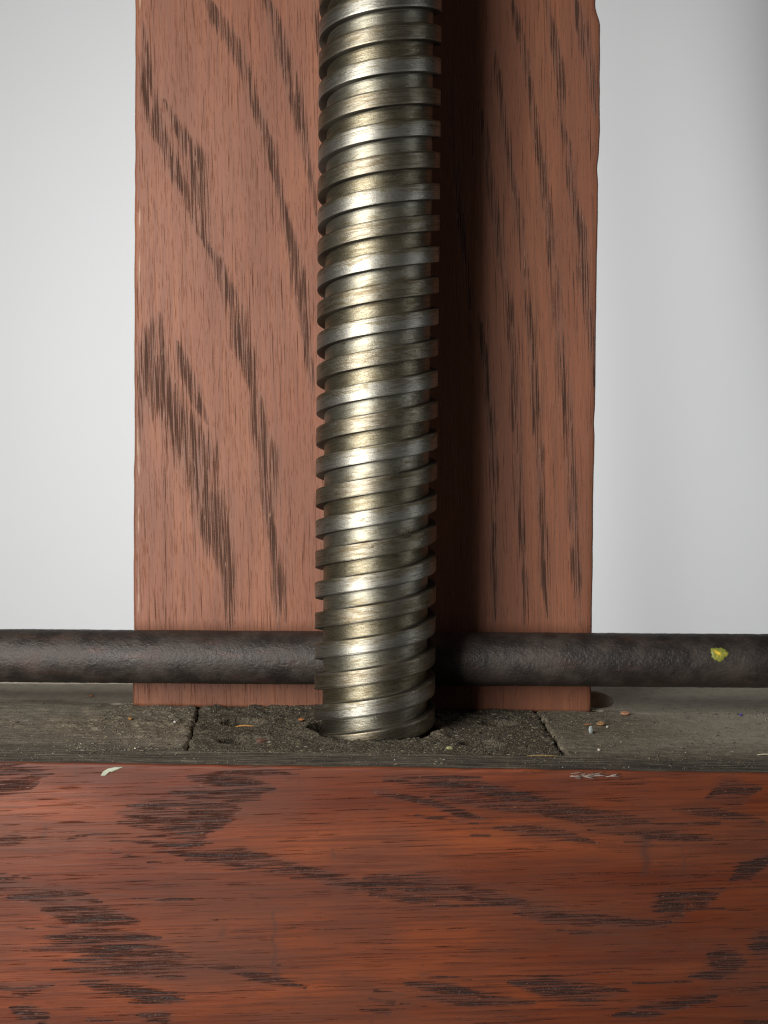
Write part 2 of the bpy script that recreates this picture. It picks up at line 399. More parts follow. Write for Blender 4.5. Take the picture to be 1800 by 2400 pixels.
RAIL_BANDS = [
    [(-107.7,-1.6,3.6), (-95.6,-2.0,3.0), (-86.5,-2.8,2.7), (-81.7,-2.9,0.6)],
    [(-101.7,-6.3,3.6), (-95.6,-6.7,3.3), (-89.5,-6.2,3.0), (-85.3,-5.4,0.9)],
    [(-38.2,-1.2,1.2), (-29.2,-1.4,2.4), (-17.8,-2.1,0.9)],
    [(-47.2,-3.1,1.2), (-35.2,-4.2,5.4), (-24.4,-6.1,3.6)],
    [(-52.1,-6.8,1.8), (-41.2,-8.2,5.4), (-28.0,-8.0,3.6)],
    [(-62.3,-10.9,1.5), (-52.0,-10.8,3.6), (-39.4,-11.5,6.6), (-32.8,-11.4,2.4)],
    [(-65.9,-12.8,0.7), (-56.9,-13.2,3.6), (-42.4,-13.9,6.6), (-35.2,-14.4,1.8)],
    [(-64.7,-15.2,1.8), (-56.9,-15.7,3.0), (-42.4,-16.4,3.0), (-37.0,-16.2,0.9)],
    [(-50.8,-18.6,1.8), (-44.2,-18.5,3.6), (-41.8,-18.8,2.4)],
    [(-59.3,-19.0,1.8), (-50.8,-18.6,2.7)],
    [(-69.5,-18.6,0.6), (-61.7,-18.7,0.7)],
    [(-66.5,-20.1,0.6), (-56.8,-20.5,1.2), (-48.4,-21.3,1.2), (-39.9,-20.0,1.2)],
    [(-55.6,-22.3,0.6), (-42.3,-23.6,2.4), (-29.1,-25.2,4.2), (-17.0,-26.9,2.4), (-8.0,-29.7,3.0), (4.5,-31.9,4.2)],
    [(-42.9,-22.4,0.7), (-32.1,-23.2,2.7), (-25.5,-24.6,1.8)],
    [(-47.2,-25.2,1.2), (-41.1,-25.2,0.9)],
    [(-19.4,-29.0,0.5), (-8.0,-29.7,1.2)],
    [(-66.5,-22.8,1.2), (-60.4,-24.2,1.2)],
    [(-56.8,-25.7,0.9), (-53.2,-25.9,1.2)],
    [(-101.7,-31.9,3.6), (-95.6,-31.8,3.3), (-85.9,-32.2,0.9)],
    [(-95.6,-29.0,1.2), (-87.1,-30.7,0.6)],
    [(-93.2,-35.4,2.4), (-83.4,-34.6,4.8), (-75.0,-35.1,3.0), (-68.9,-36.3,0.7)],
    [(-69.5,-34.4,0.6), (-53.2,-35.5,0.7), (-42.3,-34.8,0.8)],
    [(-84.7,-38.6,1.8), (-77.4,-39.7,3.6), (-68.3,-40.2,4.2), (-59.2,-41.2,2.1)],
    [(-92.0,-43.9,0.7), (-77.4,-42.7,1.2)],
    [(-83.4,-45.9,2.4), (-70.1,-45.4,4.2), (-53.7,-45.7,2.4)],
    [(-89.5,-49.4,0.6), (-77.4,-48.2,1.8), (-61.6,-48.9,5.4), (-45.2,-50.5,0.9)],
    [(-71.3,-46.6,2.4), (-59.2,-47.6,3.6)],
    [(-78.6,-51.9,0.9), (-66.4,-52.0,3.6), (-53.1,-52.7,2.7), (-42.2,-53.3,0.7)],
    [(-82.2,-54.4,0.7), (-67.6,-54.2,2.1), (-56.7,-55.2,2.4), (-46.4,-55.9,1.2)],
    [(-74.9,-57.1,1.2), (-70.1,-58.2,2.4), (-61.6,-59.2,2.7), (-47.0,-60.5,1.2)],
    [(-64.0,-60.5,0.9), (-54.3,-60.9,3.0), (-45.2,-62.6,0.6)],
    [(-61.6,-62.9,1.2), (-50.6,-63.0,1.8)],
    [(-59.1,-65.9,2.4), (-53.1,-66.7,3.6), (-51.8,-70.1,3.6)],
    [(-99.3,-58.7,2.4), (-89.5,-59.8,2.7), (-81.0,-58.1,1.5)],
    [(-92.6,-64.7,3.0), (-88.3,-65.9,4.2), (-83.4,-66.7,1.8), (-86.5,-70.7,4.8)],
    [(-72.5,-67.4,2.4), (-66.4,-67.6,1.8)],
    [(-42.2,-52.8,0.7), (-35.0,-53.6,1.5), (-27.1,-55.6,2.7), (-20.5,-56.7,1.5), (-15.6,-57.9,0.5)],
    [(1.2,-60.5,1.8), (7.3,-61.3,3.6)],
    [(-2.3,-63.0,1.2), (6.1,-64.1,3.0)],
    [(-95.6,-20.8,3.6), (-91.9,-19.9,2.4), (-88.9,-19.5,0.7)],
    [(-77.4,-19.6,1.5), (-70.1,-18.3,0.9)],
    [(1.0,-30.8,3.0), (7.0,-30.1,3.6)],
    [(0.8,-6.6,0.5), (6.8,-6.7,0.8)],
    [(-41.1,-40.3,0.9), (-38.6,-40.4,1.1)],
    [(-24.1,-51.3,1.5), (-22.0,-52.1,1.5)],
    [(4.3,-3.0,2.4), (13.3,-3.5,2.1), (29.3,-2.0,0.9)],
    [(0.7,-6.3,1.2), (4.3,-6.6,1.5), (16.3,-8.8,1.5), (24.7,-11.7,1.8), (31.9,-13.4,0.9)],
    [(14.5,-4.3,2.4), (28.2,-4.7,3.0), (40.1,-7.9,3.6), (52.1,-11.0,3.6), (64.0,-12.8,3.6), (74.1,-13.4,1.2)],
    [(16.3,-7.3,1.8), (28.2,-8.6,2.4), (43.1,-10.5,2.1), (55.1,-13.3,1.5)],
    [(12.7,-12.5,1.2), (28.3,-14.1,1.2)],
    [(32.5,-15.2,1.2), (40.2,-15.4,2.4), (49.2,-16.3,2.7), (59.9,-19.0,0.9)],
    [(27.1,-17.1,1.5), (31.9,-17.3,0.9)],
    [(56.9,-15.4,0.9), (75.9,-16.6,2.4), (88.9,-17.3,1.5)],
    [(66.4,-18.3,0.9), (74.1,-18.8,0.6)],
    [(78.7,-10.0,1.2), (87.6,-10.2,2.4), (101.8,-12.6,3.0)],
    [(87.0,-6.9,2.4), (93.4,-4.7,6.0), (100.5,-4.0,3.6)],
    [(71.7,-13.7,1.2), (90.6,-13.1,2.4)],
    [(-0.3,-29.0,3.6), (4.5,-29.2,2.7), (13.5,-30.6,4.5), (21.3,-31.4,4.2), (29.7,-33.3,3.0), (38.1,-34.4,2.7), (42.9,-36.7,2.7), (52.4,-37.8,2.1), (64.3,-39.1,2.4), (77.4,-39.8,3.0)],
    [(1.0,-33.2,1.8), (11.8,-34.2,2.1), (24.3,-36.1,1.2)],
    [(38.1,-37.4,1.5), (46.5,-39.1,1.5), (64.4,-40.3,1.2)],
    [(49.5,-41.8,0.9), (57.2,-42.2,1.2), (65.6,-42.5,0.5)],
    [(61.9,-37.9,0.9), (69.1,-38.0,1.2)],
    [(76.1,-32.6,3.6), (78.5,-34.9,6.6), (81.5,-37.3,3.6)],
    [(79.7,-31.9,1.8), (86.8,-33.0,3.6), (92.1,-30.5,2.4)],
    [(82.7,-35.5,1.8), (92.2,-35.3,1.2)],
    [(93.8,-27.8,2.4), (97.3,-25.6,3.6), (105.5,-20.7,3.6)],
    [(72.1,-38.4,1.2), (78.6,-39.1,2.4)],
    [(99.2,-45.4,2.4), (102.4,-44.2,5.4), (107.1,-41.1,4.8)],
    [(88.2,-47.4,1.8), (92.4,-49.2,6.6), (97.7,-49.1,3.6)],
    [(83.6,-52.9,1.8), (90.7,-52.5,3.0), (96.0,-50.9,1.8)],
    [(37.1,-55.3,2.4), (46.7,-56.6,4.8), (57.5,-58.0,4.2), (68.2,-57.2,1.2)],
    [(14.3,-53.9,1.2), (27.5,-54.9,0.9)],
    [(10.2,-56.4,1.8), (22.8,-57.7,3.0), (30.0,-59.1,1.8)],
    [(13.8,-60.0,1.8), (27.6,-60.0,3.0), (43.8,-60.9,2.4)],
    [(69.3,-55.0,1.2), (84.2,-54.4,1.8)],
    [(2.4,-58.4,2.4), (9.6,-59.2,1.2)],
    [(64.7,-63.6,2.4), (73.6,-62.2,3.0), (81.3,-60.2,2.4), (90.2,-58.3,3.6)],
    [(96.7,-56.6,1.2), (105.0,-55.6,2.1)],
    [(98.0,-64.8,1.2), (105.7,-64.9,2.4)],
    [(9.0,-61.6,1.2), (15.6,-62.1,0.9)],
]


BX0, BX1, BY0, BY1 = -78.8, 67.9, 36.5, 57.5
def board():
    zs = np.concatenate([np.arange(0.0, 232, 1.0), np.arange(232, 291, 8.0)]) - 0.3
    # closed outline seen from above: front, right, back, left
    r = 1.0
    fx = np.arange(BX0 + r, BX1 - r + 0.01, 0.8)
    prof = [(x, BY0) for x in fx]
    for a in np.linspace(-90, 0, 5)[1:]:
        prof.append((BX1 - r + r * math.cos(math.radians(a)), BY0 + r + r * math.sin(math.radians(a))))
    prof += [(BX1, y) for y in np.linspace(BY0 + 4, BY1 - 2, 5)] + [(x, BY1) for x in np.linspace(BX1 - 1, BX0 + 1, 20)]
    prof += [(BX0, y) for y in np.linspace(BY1 - 2, BY0 + 4, 5)]
    for a in np.linspace(180, 270, 5)[:-1]:
        prof.append((BX0 + r + r * math.cos(math.radians(a)), BY0 + r + r * math.sin(math.radians(a))))
    prof = np.array(prof)
    nz, npf = len(zs), len(prof)
    X = np.repeat(prof[None, :, 0], nz, 0); Y = np.repeat(prof[None, :, 1], nz, 0)
    Z = np.repeat(zs[:, None], npf, 1)
    # worn, slightly wandering arrises
    re = sstep(BX1 - 14, BX1, X); le = 1 - sstep(BX0, BX0 + 10, X)
    X = X + re * ((vnoise(Z / 23, Z * 0, 3) - 0.5) * 0.25 + (vnoise(Z / 4, Z * 0, 4) - 0.5) * 0.14
                  - 1.6 * sstep(216, 223, Z) - 0.4 * np.exp(-((Z - 172) / 3.5) ** 2)
                  + 0.25 * np.exp(-((Z - 185) / 9) ** 2) - 0.3 * np.exp(-((Z - 92) / 4) ** 2))
    X = X + le * ((vnoise(Z / 31, Z * 0, 8) - 0.5) * 0.25 + (vnoise(Z / 5, Z * 0, 9) - 0.5) * 0.2)
    mask = band_mask(X, Z, PLANK_BANDS)
    mask *= (0.7 + 0.6 * vnoise(X / 2.2, Z / 9, 11)) * np.where(X > 17, 0.7 + 0.4 * sstep(0.35, 0.65, vnoise(X / 2.0, Z / 7, 12)), 1.0)
    front = (Y < BY0 + 1.2)
    wear = np.maximum(np.exp(-((X - BX0 - 1.5) / 0.55) ** 2) * (0.25 + 1.0 * fbm(Z / 40, Z * 0, 21)),
                      np.exp(-((X - BX1 + 1.2) / 1.1) ** 2) * 0.3 * sstep(0.5, 0.8, vnoise(Z / 13, Z * 0, 22)))
    Y = Y - np.where(front, 0.12 * (fbm(X / 14, Z / 60, 31) - 0.5), 0)
    v = np.stack([X, Y, Z], -1).reshape(-1, 3)
    f = grid_faces(nz, npf, True)
    f += [list(range(npf)), list(range((nz - 1) * npf, nz * npf))[::-1]]
    f = [list(q)[::-1] for q in f]
    o = mesh_obj('oak_board', v, f, M_BOARD, attrs={'pore': np.clip(mask, 0, 1).ravel(), 'wear': (wear * front).ravel()})
    o.rotation_euler.z = YAW
    tag(o, 'flat reddish oak board standing upright behind the steel screw', 'board')
board()

# ------------------------------------------------------------------ the rail with its inset block
SEAM_L = lambda y: -53.6 - 0.108 * (y - 1.0)       # x of the left joint at depth y
SEAM_R = lambda y: 51.3 - 0.036 * (y - 8.0)
BLK_Y0, BLK_Y1 = -34.5, 40.0
RY0, RY1, RZ0 = -53.0, 135.0, -85.0

def rail_dust(X, Y):
    """how much dust lies on the bare top of the rail, and how high"""
    d = np.clip((0.30 + 0.9 * (1 - sstep(12, 40, np.abs(Y - 14))) * (0.4 + 0.6 * sstep(110, 40, np.abs(X + 10)))
                 + 0.8 * (fbm(X / 16, Y / 10, 44) - 0.55)) * sstep(-47, -30, Y + 6 * (fbm(X / 14, Y / 9, 46) - 0.5)), 0, 1)
    d = np.where(Y > 40, d * 0.15, d) * (1 - 0.6 * sstep(70, 115, X)) * (1 - 0.5 * sstep(85, 115, -X))
    return d, d * (0.40 * fbm(X / 1.1, Y / 1.1, 43, 2) + 0.75 * sstep(0.42, 0.75, fbm(X / 5, Y / 5, 45, 3)) * (1 - 0.6 * sstep(52, 62, X)))

def rail():
    xs = np.unique(np.concatenate([np.arange(-210, -125, 4.0), np.arange(-125, 125.01, 0.55), np.arange(125, 211, 4.0)]))
    ys = np.unique(np.concatenate([np.arange(RY0 + 1.0, 48, 0.55), np.arange(48, RY1 + 0.1, 1.6)]))
    r = 1.0
    prof = [(y, 0.0) for y in ys[::-1]]
    for a in np.linspace(90, 180, 6)[1:]:
        prof.append((RY0 + r + r * math.cos(math.radians(a)), -r + r * math.sin(math.radians(a))))
    prof += [(RY0, z) for z in np.arange(-1.6, -80, -0.6)]
    prof += [(RY0, RZ0), (RY0 + 2, RZ0 - 2), (RY1, RZ0 - 2), (RY1, -40)]
    prof = np.array(prof)
    nx, npf = len(xs), len(prof)
    nt = len(ys)
    X = np.repeat(xs[:, None], npf, 1)
    Y = np.repeat(prof[None, :, 0], nx, 0); Z = np.repeat(prof[None, :, 1], nx, 0)
    T = np.zeros_like(X, bool); T[:, :nt] = True
    h = 0.35 * (fbm(X / 30, Y / 12, 41) - 0.5) + 0.12 * (vnoise(X / 9, Y / 0.9, 42) - 0.5) - 0.25
    dust, dh = rail_dust(X, Y)
    h += dh
    # recess that takes the block, with crumbled lips
    jl = (vnoise(Y / 3.1, X * 0, 51) - 0.5) * 0.9 + (vnoise(Y / 0.9, X * 0, 52) - 0.5) * 0.5
    jr = (vnoise(Y / 2.7, X * 0, 53) - 0.5) * 1.0 + (vnoise(Y / 0.9, X * 0, 54) - 0.5) * 0.5
    rec = (X > SEAM_L(Y) + jl - 0.55) & (X < SEAM_R(Y) + jr + 0.45) & (Y > BLK_Y0 + 1.0) & (Y < BLK_Y1 - 2)
    h = np.where(rec, -7.0, h)
    # gaps beside the foot of the board
    def pit(cx, cy, rx, ry, dep):
        return -dep * (1 - sstep(0.55, 1.05, ((X - cx) / rx) ** 2 + ((Y - cy) / ry) ** 2))
    h += pit(-82, 38.8, 7.0, 2.2, 9) + pit(69.2, 38.2, 3.2, 3.0, 9) + pit(71.5, 62, 6.5, 17, 12)
    h += pit(73, -37.0, 5, 0.5, 0.25)
    # grain checks in the front strip
    h -= 0.25 * sstep(0.70, 0.82, vnoise(X / 26, Y / 0.8, 47)) * sstep(-30, -40, Y)
    top = np.where(T, 1.0, 0.0) * sstep(-52.4, -51.6, Y + 0.7 * (fbm(X / 11, Y * 0, 48) - 0.4))
    lip = sstep(-50.5, -53, Y)
    Z = np.where(T, Z + h * (1 - 0.6 * lip), Z)
    edge = np.exp(-((Y - RY0) / 2.0) ** 2) * sstep(-3.0, 0.0, Z)
    wob = 0.55 * (fbm(X / 40, X * 0, 61) - 0.5) + 0.35 * (vnoise(X / 5, X * 0, 62) - 0.5)
    Z = Z + edge * wob * 0.8
    FR = ~T
    Y = Y - np.where(FR & (Y < RY0 + 0.5), 0.25 * (fbm(X / 40, Z / 14, 63) - 0.5), 0)
    pore = np.where(T, 0.0, band_mask(X, Z, [[(x, z, w * 1.25) for x, z, w in b] for b in RAIL_BANDS])) * (0.7 + 0.6 * vnoise(X / 7, Z / 1.7, 64))
    stain = np.zeros_like(X)
    for (sx, sz0, sz1, w, a) in [(71.8, -16, -27, 1.1, 0.9), (-23.9, -38, -55, 0.35, 0.8), (-23.5, -53, -56, 1.0, 0.9), (-84, -16, -20, 0.6, 0.9),
                                 (-75.5, 0, -4, 0.25, 0.7), (81.5, -18, -27, 0.2, 0.6), (-9.0, -22, -24, 0.35, 0.9), (-37.5, -42.5, -45, 0.9, 0.6)]:
        stain = np.maximum(stain, a * np.exp(-((X - sx - 0.4 * np.sin(Z)) / w) ** 2) * sstep(sz1 - 1, sz1 + 0.5, Z) * sstep(sz0 + 1, sz0 - 0.5, Z))
    stain *= FR
    v = np.stack([X, Y, Z], -1).reshape(-1, 3)
    f = grid_faces(nx, npf, True) + [list(range(npf))[::-1], list(range((nx - 1) * npf, nx * npf))]
    f = [list(q)[::-1] for q in f]
    root = mesh_obj('bench_rail', v, f, M_RAIL, attrs={'pore': np.clip(pore, 0, 1).ravel(), 'top': top.ravel(),
                                                      'dust': dust.ravel(), 'bare': (sstep(33, 44, Y + 0.05 * X + 8 * (fbm(X / 18, Y / 18, 49) - 0.5)) + 0.85 * sstep(55, 105, X) * sstep(-32, 5, Y)).clip(0, 1).ravel(),
                                                      'oil': (sstep(-24, -40, Y + 8 * (fbm(X / 25, Y / 9, 50) - 0.5)) + 0.6 * sstep(-10, 40, -X - 50) * sstep(5, -25, Y)).clip(0, 1).ravel(), 'stain': stain.ravel()})
    root.rotation_euler.z = YAW
    tag(root, 'red varnished oak rail with a grey dusty top, lying across the foreground', 'rail')
    return root
RAIL = rail()

HOLES = [(-35.8, -19.0, 7.6, 6.9), (-39.5, 8.0, 7.0, 6.9), (31.0, -19.5, 6.0, 4.0), (36.8, 12.0, 5.8, 4.5)]
def block_height(X, Y):
    lump = 0.8 * sstep(0.45, 0.8, fbm(X / 4, Y / 4, 77, 3)) * sstep(-33, -22, Y)
    for (cx, cy, r, dep) in HOLES:
        lump = lump * sstep(1.0, 1.7, np.hypot(X - cx, (Y - cy) * np.where(Y < cy, 0.45, 1.0)) / r)
    h = -0.05 + 0.6 * (fbm(X / 8, Y / 8, 71) - 0.5) + 0.55 * (fbm(X / 1.0, Y / 1.0, 72, 2) - 0.5) + lump
    for k, (cx, cy, r, dep) in enumerate(HOLES):
        rr = np.hypot(X - cx, Y - cy) / (r * (1 + 0.14 * (vnoise(X / 2 + k * 9, Y / 2, 73) - 0.5)))
        # countersunk, half filled with dust that has slid in from the right
        fill = 0.45 * sstep(0.1, 1.0, (X - cx) / r)
        h = h - dep * (1 - sstep(0.88, 1.0, rr)) * (1 - fill) + 0.22 * np.exp(-((rr - 1.1) / 0.12) ** 2)
    ang = np.arctan2(Y, X)
    d = np.hypot(X, Y)
    gap = 0.25 + 1.7 * np.exp(-((np.abs(ang) - math.pi) / 0.35) ** 2) + 0.7 * np.exp(-((ang - 2.2) / 0.5) ** 2) + 0.7 * (vnoise(ang * 6, ang * 0, 75) - 0.4)
    h = h - 8 * (1 - sstep(-0.15, 0.35, d - 17.75 - gap))
    h = h + 1.5 * np.exp(-((d - 20.8) / 2.2) ** 2) * fbm(X / 2, Y / 2, 76) ** 2
    return h

def block():
    us = np.linspace(0, 1, 260); vs = np.linspace(0, 1, 170)
    U, V = np.meshgrid(us, vs, indexing='ij')
    Y = BLK_Y0 + V * (BLK_Y1 - BLK_Y0)
    jl = (vnoise(Y / 2.3, U * 0, 81) - 0.5) * 0.9
    jr = (vnoise(Y / 2.1, U * 0, 82) - 0.5) * 0.9
    x0 = SEAM_L(Y) + 0.45 + jl; x1 = SEAM_R(Y) - 0.35 + jr
    X = x0 + U * (x1 - x0)
    Z = block_height(X, Y)
    Z = Z - 0.45 * sstep(BLK_Y0 + 2.6, BLK_Y0, Y) - 0.5 * (sstep(0.012, 0, U) + sstep(0.988, 1, U))
    nu, nv = 260, 170
    v = np.stack([X, Y, Z], -1).reshape(-1, 3)
    f = grid_faces(nu, nv)
    rim = [i * nv for i in range(nu)] + [(nu - 1) * nv + j for j in range(1, nv)] + [i * nv + nv - 1 for i in range(nu - 2, -1, -1)] + [j for j in range(nv - 2, 0, -1)]
    base = len(v)
    low = v[rim].copy(); low[:, 2] = -6.9
    low[:, 1] = np.maximum(low[:, 1], BLK_Y0 + 1.6)
    low[:, 1] = np.minimum(low[:, 1], BLK_Y1 - 2.6)
    v = np.concatenate([v, low])
    n = len(rim)
    for i in range(n):
        j = (i + 1) % n
        f.append([rim[j], rim[i], base + i, base + j])
    f.append([base + i for i in range(n)][::-1])
    o = mesh_obj('inset_block', v, f, M_BLOCK, parent=RAIL)
    o['label'] = 'dust covered block let into the rail round the screw, with four screw holes'
block()

def top_z(x, y):
    if SEAM_L(y) + 1 < x < SEAM_R(y) - 1 and BLK_Y0 + 2 < y < BLK_Y1:
        return float(block_height(np.array([x]), np.array([y]))[0])
    return float(rail_dust(np.array([x]), np.array([y]))[1][0]) - 0.2

# paint and wear marks on the front of the rail
def flat_patch(name, outline, y, mat, parent, label):
    c = np.mean(outline, 0)
    v = [(c[0], y - 0.10, c[1])] + [(x, y, z) for x, z in outline] + [(x, y + 0.35, z) for x, z in outline]
    n = len(outline)
    f = [(0, 1 + (i + 1) % n, 1 + i) for i in range(n)]
    f += [(1 + i, 1 + (i + 1) % n, 1 + n + (i + 1) % n, 1 + n + i) for i in range(n)]
    o = mesh_obj(name, v, f, mat, parent, smooth=False)
    o['label'] = label
    return o
flat_patch('paint_fleck', [(-69.2, -3.1), (-68.6, -2.0), (-67.2, -1.2), (-65.6, -0.9), (-63.4, -0.75), (-65.0, -1.5), (-66.4, -2.1), (-67.3, -2.2), (-68.1, -3.1)],
           RY0 - 0.2, simple('pale_green_paint', (0.36, 0.39, 0.29), 0.6, 0.45, 1500), RAIL, 'pale green paint fleck just under the edge of the rail')
M_SPLINT = simple('pale_splinter', (0.40, 0.35, 0.31), 0.8)
for i in range(26):
    x = 52.0 + 11.0 * random.random() ** 1.2
    L = random.uniform(1.5, 4.5); a = random.uniform(-0.22, 0.35)
    z = -1.5 + random.gauss(0, 0.35) + 0.04 * (x - 52); w = random.uniform(0.025, 0.06)
    pts = [(x, -53.2, z - w), (x + L * 0.5, -53.45, z + a * L * 0.5 - w * 0.6), (x + L, -53.3, z + a * L),
           (x + L * 0.5, -53.42, z + a * L * 0.5 + w), (x, -53.2, z + w), (x + L * 0.5, -52.9, z + a * L * 0.5)]
    mesh_obj('splinter', pts, [(0, 1, 3, 4), (1, 2, 3), (0, 4, 5), (4, 3, 5), (3, 2, 5), (2, 1, 5), (1, 0, 5)], M_SPLINT, RAIL)

# ------------------------------------------------------------------ iron rod
ROD_Y, ROD_R = 27.7, 8.35
def rod():
    root = bpy.data.objects.new('iron_rod', None); COL.objects.link(root)
    root.empty_display_size = 0.01
    root.rotation_euler = (0, -math.radians(0.30), YAW)
    root.location = (0, 0, 17.35 * MM)
    tag(root, 'round dark rusty iron rod running sideways behind the screw', 'rod')
    xs = np.unique(np.concatenate([np.arange(-210, -128, 4.0), np.arange(-128, 128.01, 0.6), np.arange(128, 211, 4.0)]))
    na = 110
    A = np.arange(na) / na * 2 * math.pi
    X, AA = np.meshgrid(xs, A, indexing='ij')
    def n3(s, seed):
        u = AA / (2 * math.pi) * 52.46
        w = sstep(0.85, 1.0, AA / (2 * math.pi))
        return vnoise(X / s, u / s, seed) * (1 - w) + vnoise(X / s, (u - 52.46) / s, seed) * w
    R = ROD_R + 0.12 * (n3(20, 91) - 0.5) + 0.07 * (n3(3.2, 92) - 0.5) + 0.11 * (n3(1.0, 93) - 0.5)
    v = np.stack([X, ROD_Y + R * np.cos(AA), R * np.sin(AA)], -1).reshape(-1, 3)
    f = grid_faces(len(xs), na, True)
    f += [list(range(na))[::-1], list(range((len(xs) - 1) * na, len(xs) * na))]
    mesh_obj('bar', v, [list(q)[::-1] for q in f], M_IRON, root)
    g = N('yellow_paint')
    n = g.noise((420, 420, 420), 3, 0.6)
    rim = g.attr('rim')
    k = g.ramp(g.math('ADD', g.math('MULTIPLY', n, 0.8), g.math('MULTIPLY', rim, 0.45)), 0.40, 0.58)
    m = g.out(g.mix(k, (0.88, 0.60, 0.05), (0.22, 0.23, 0.04)), 0.45)
    # a daub of paint lying on the curved bar
    cx, ca = 104.8, math.radians(180 - 22)
    rings, seg = 7, 40
    vs, rm = [], []
    for i in range(rings + 1):
        t = i / rings
        for j in range(seg):
            th = 2 * math.pi * j / seg
            w = 1 + 0.09 * math.sin(3 * th + 0.6) + 0.07 * math.sin(5 * th + 2) + 0.06 * math.sin(11 * th)
            dx = 2.75 * w * t * math.cos(th); ds = 2.3 * w * t * math.sin(th)
            a = ca + 0.0 - ds / ROD_R
            rr = ROD_R + (0.42 if t < 0.99 else 0.0) * (1 - 0.5 * t ** 4) - (0.2 if t > 0.99 else 0)
            vs.append((cx + dx, ROD_Y + rr * math.cos(a), rr * math.sin(a))); rm.append(t * (0.6 + 0.6 * max(0, math.sin(th + 0.4))))
    o = mesh_obj('paint_daub', vs, grid_faces(rings + 1, seg, True), m, root, attrs={'rim': rm})
    o['label'] = 'small yellow and green paint daub on the iron rod'
rod()

# ------------------------------------------------------------------ the two-start steel screw
R_OUT, R_IN, PITCH = 17.75, 15.35, 8.97
LEAD = 2 * PITCH
LAND = 4.55
Z_REF = 40.9                    # middle of a bright land at the left silhouette
def screw():
    root = bpy.data.objects.new('bench_screw', None); COL.objects.link(root)
    root.empty_display_size = 0.01
    root.location = (0, 0, -0.006)
    tag(root, 'thick two-start square threaded steel screw standing in front of the board', 'screw')
    z_lo, z_hi = -6.0, 262.0
    off = 6.0                    # mesh coordinates are measured from the Empty
    spt = 120
    def helix(prof, start, name, mat, **kw):
        """prof: list of (radius, dz from strip middle, grime)"""
        zc0 = Z_REF + start * PITCH
        t0 = (z_lo - zc0) / LEAD; t1 = (z_hi - zc0) / LEAD
        n = int((t1 - t0) * spt) + 1
        ts = t0 + np.arange(n) / spt
        P = np.array(prof)
        th = -math.pi / 2 + 2 * math.pi * ts          # measured from the front, to the left silhouette at ts = 0
        z = zc0 + ts * LEAD
        zz = z[:, None] + P[None, :, 1]
        zz = np.clip(zz, z_lo, z_hi)
        rr = P[None, :, 0] + 0.05 * (vnoise(ts[:, None] * 40, P[None, :, 1] * 2, 7 + int(2 * start)) - 0.5)
        X = rr * np.sin(th)[:, None]; Y = -rr * np.cos(th)[:, None]
        hu = np.repeat((ts * 2 * math.pi * R_OUT)[:, None], len(P), 1)
        hv = np.repeat(P[None, :, 1], n, 0) + 13.0 * start
        gr = np.repeat(P[None, :, 2], n, 0) * (0.55 + 0.7 * vnoise(hu / 9, hv * 3, 19 + int(2 * start)))
        v = np.stack([X, Y, zz + off], -1).reshape(-1, 3)
        f = grid_faces(n, len(P))
        return mesh_obj(name, v, f, mat, root, attrs={'hu': hu.ravel(), 'hv': hv.ravel(), 'grime': np.clip(gr, 0, 1).ravel()})
    w = LAND / 2; b = 0.12
    for s in (0, 1):
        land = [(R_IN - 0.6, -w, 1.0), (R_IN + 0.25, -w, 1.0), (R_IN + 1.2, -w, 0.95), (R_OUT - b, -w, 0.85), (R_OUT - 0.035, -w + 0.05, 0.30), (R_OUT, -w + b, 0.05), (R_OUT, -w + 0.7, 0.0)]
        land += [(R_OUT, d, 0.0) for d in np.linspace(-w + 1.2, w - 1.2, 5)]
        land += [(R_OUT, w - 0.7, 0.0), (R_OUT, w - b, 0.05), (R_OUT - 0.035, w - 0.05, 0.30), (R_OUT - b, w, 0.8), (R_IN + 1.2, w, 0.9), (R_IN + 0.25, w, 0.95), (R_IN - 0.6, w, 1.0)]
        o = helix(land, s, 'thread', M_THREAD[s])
        o['label'] = ['bright scuffed thread ridge', 'brown stained thread ridge'][s]
        g = (PITCH - LAND) / 2 + 0.12
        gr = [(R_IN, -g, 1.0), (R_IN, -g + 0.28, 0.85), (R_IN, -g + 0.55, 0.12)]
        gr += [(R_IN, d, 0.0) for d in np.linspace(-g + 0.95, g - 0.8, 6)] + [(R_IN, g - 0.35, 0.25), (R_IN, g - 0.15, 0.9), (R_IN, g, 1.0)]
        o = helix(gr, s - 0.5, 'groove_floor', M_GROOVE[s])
        o['label'] = ['smooth groove floor', 'mottled groove floor'][s]
    # solid core that closes the two ends
    n = 64
    ring = [(math.cos(2 * math.pi * i / n), math.sin(2 * math.pi * i / n)) for i in range(n)]
    v = [(x * (R_IN - 0.3), y * (R_IN - 0.3), z_lo + off) for x, y in ring] + [(x * (R_IN - 0.3), y * (R_IN - 0.3), z_hi + off) for x, y in ring]
    f = [(i, (i + 1) % n, n + (i + 1) % n, n + i) for i in range(n)] + [list(range(n))[::-1], list(range(n, 2 * n))]
    mesh_obj('core', v, f, M_GROOVE[0], root, attrs={'hu': [0] * (2 * n), 'hv': [0] * (2 * n), 'grime': [0.5] * (2 * n)})
screw()

# ------------------------------------------------------------------ dust and debris on the top of the rail
cY, sY = math.cos(YAW), math.sin(YAW)
def to_world(x, y, z):
    return (cY * x - sY * y, sY * x + cY * y, z)

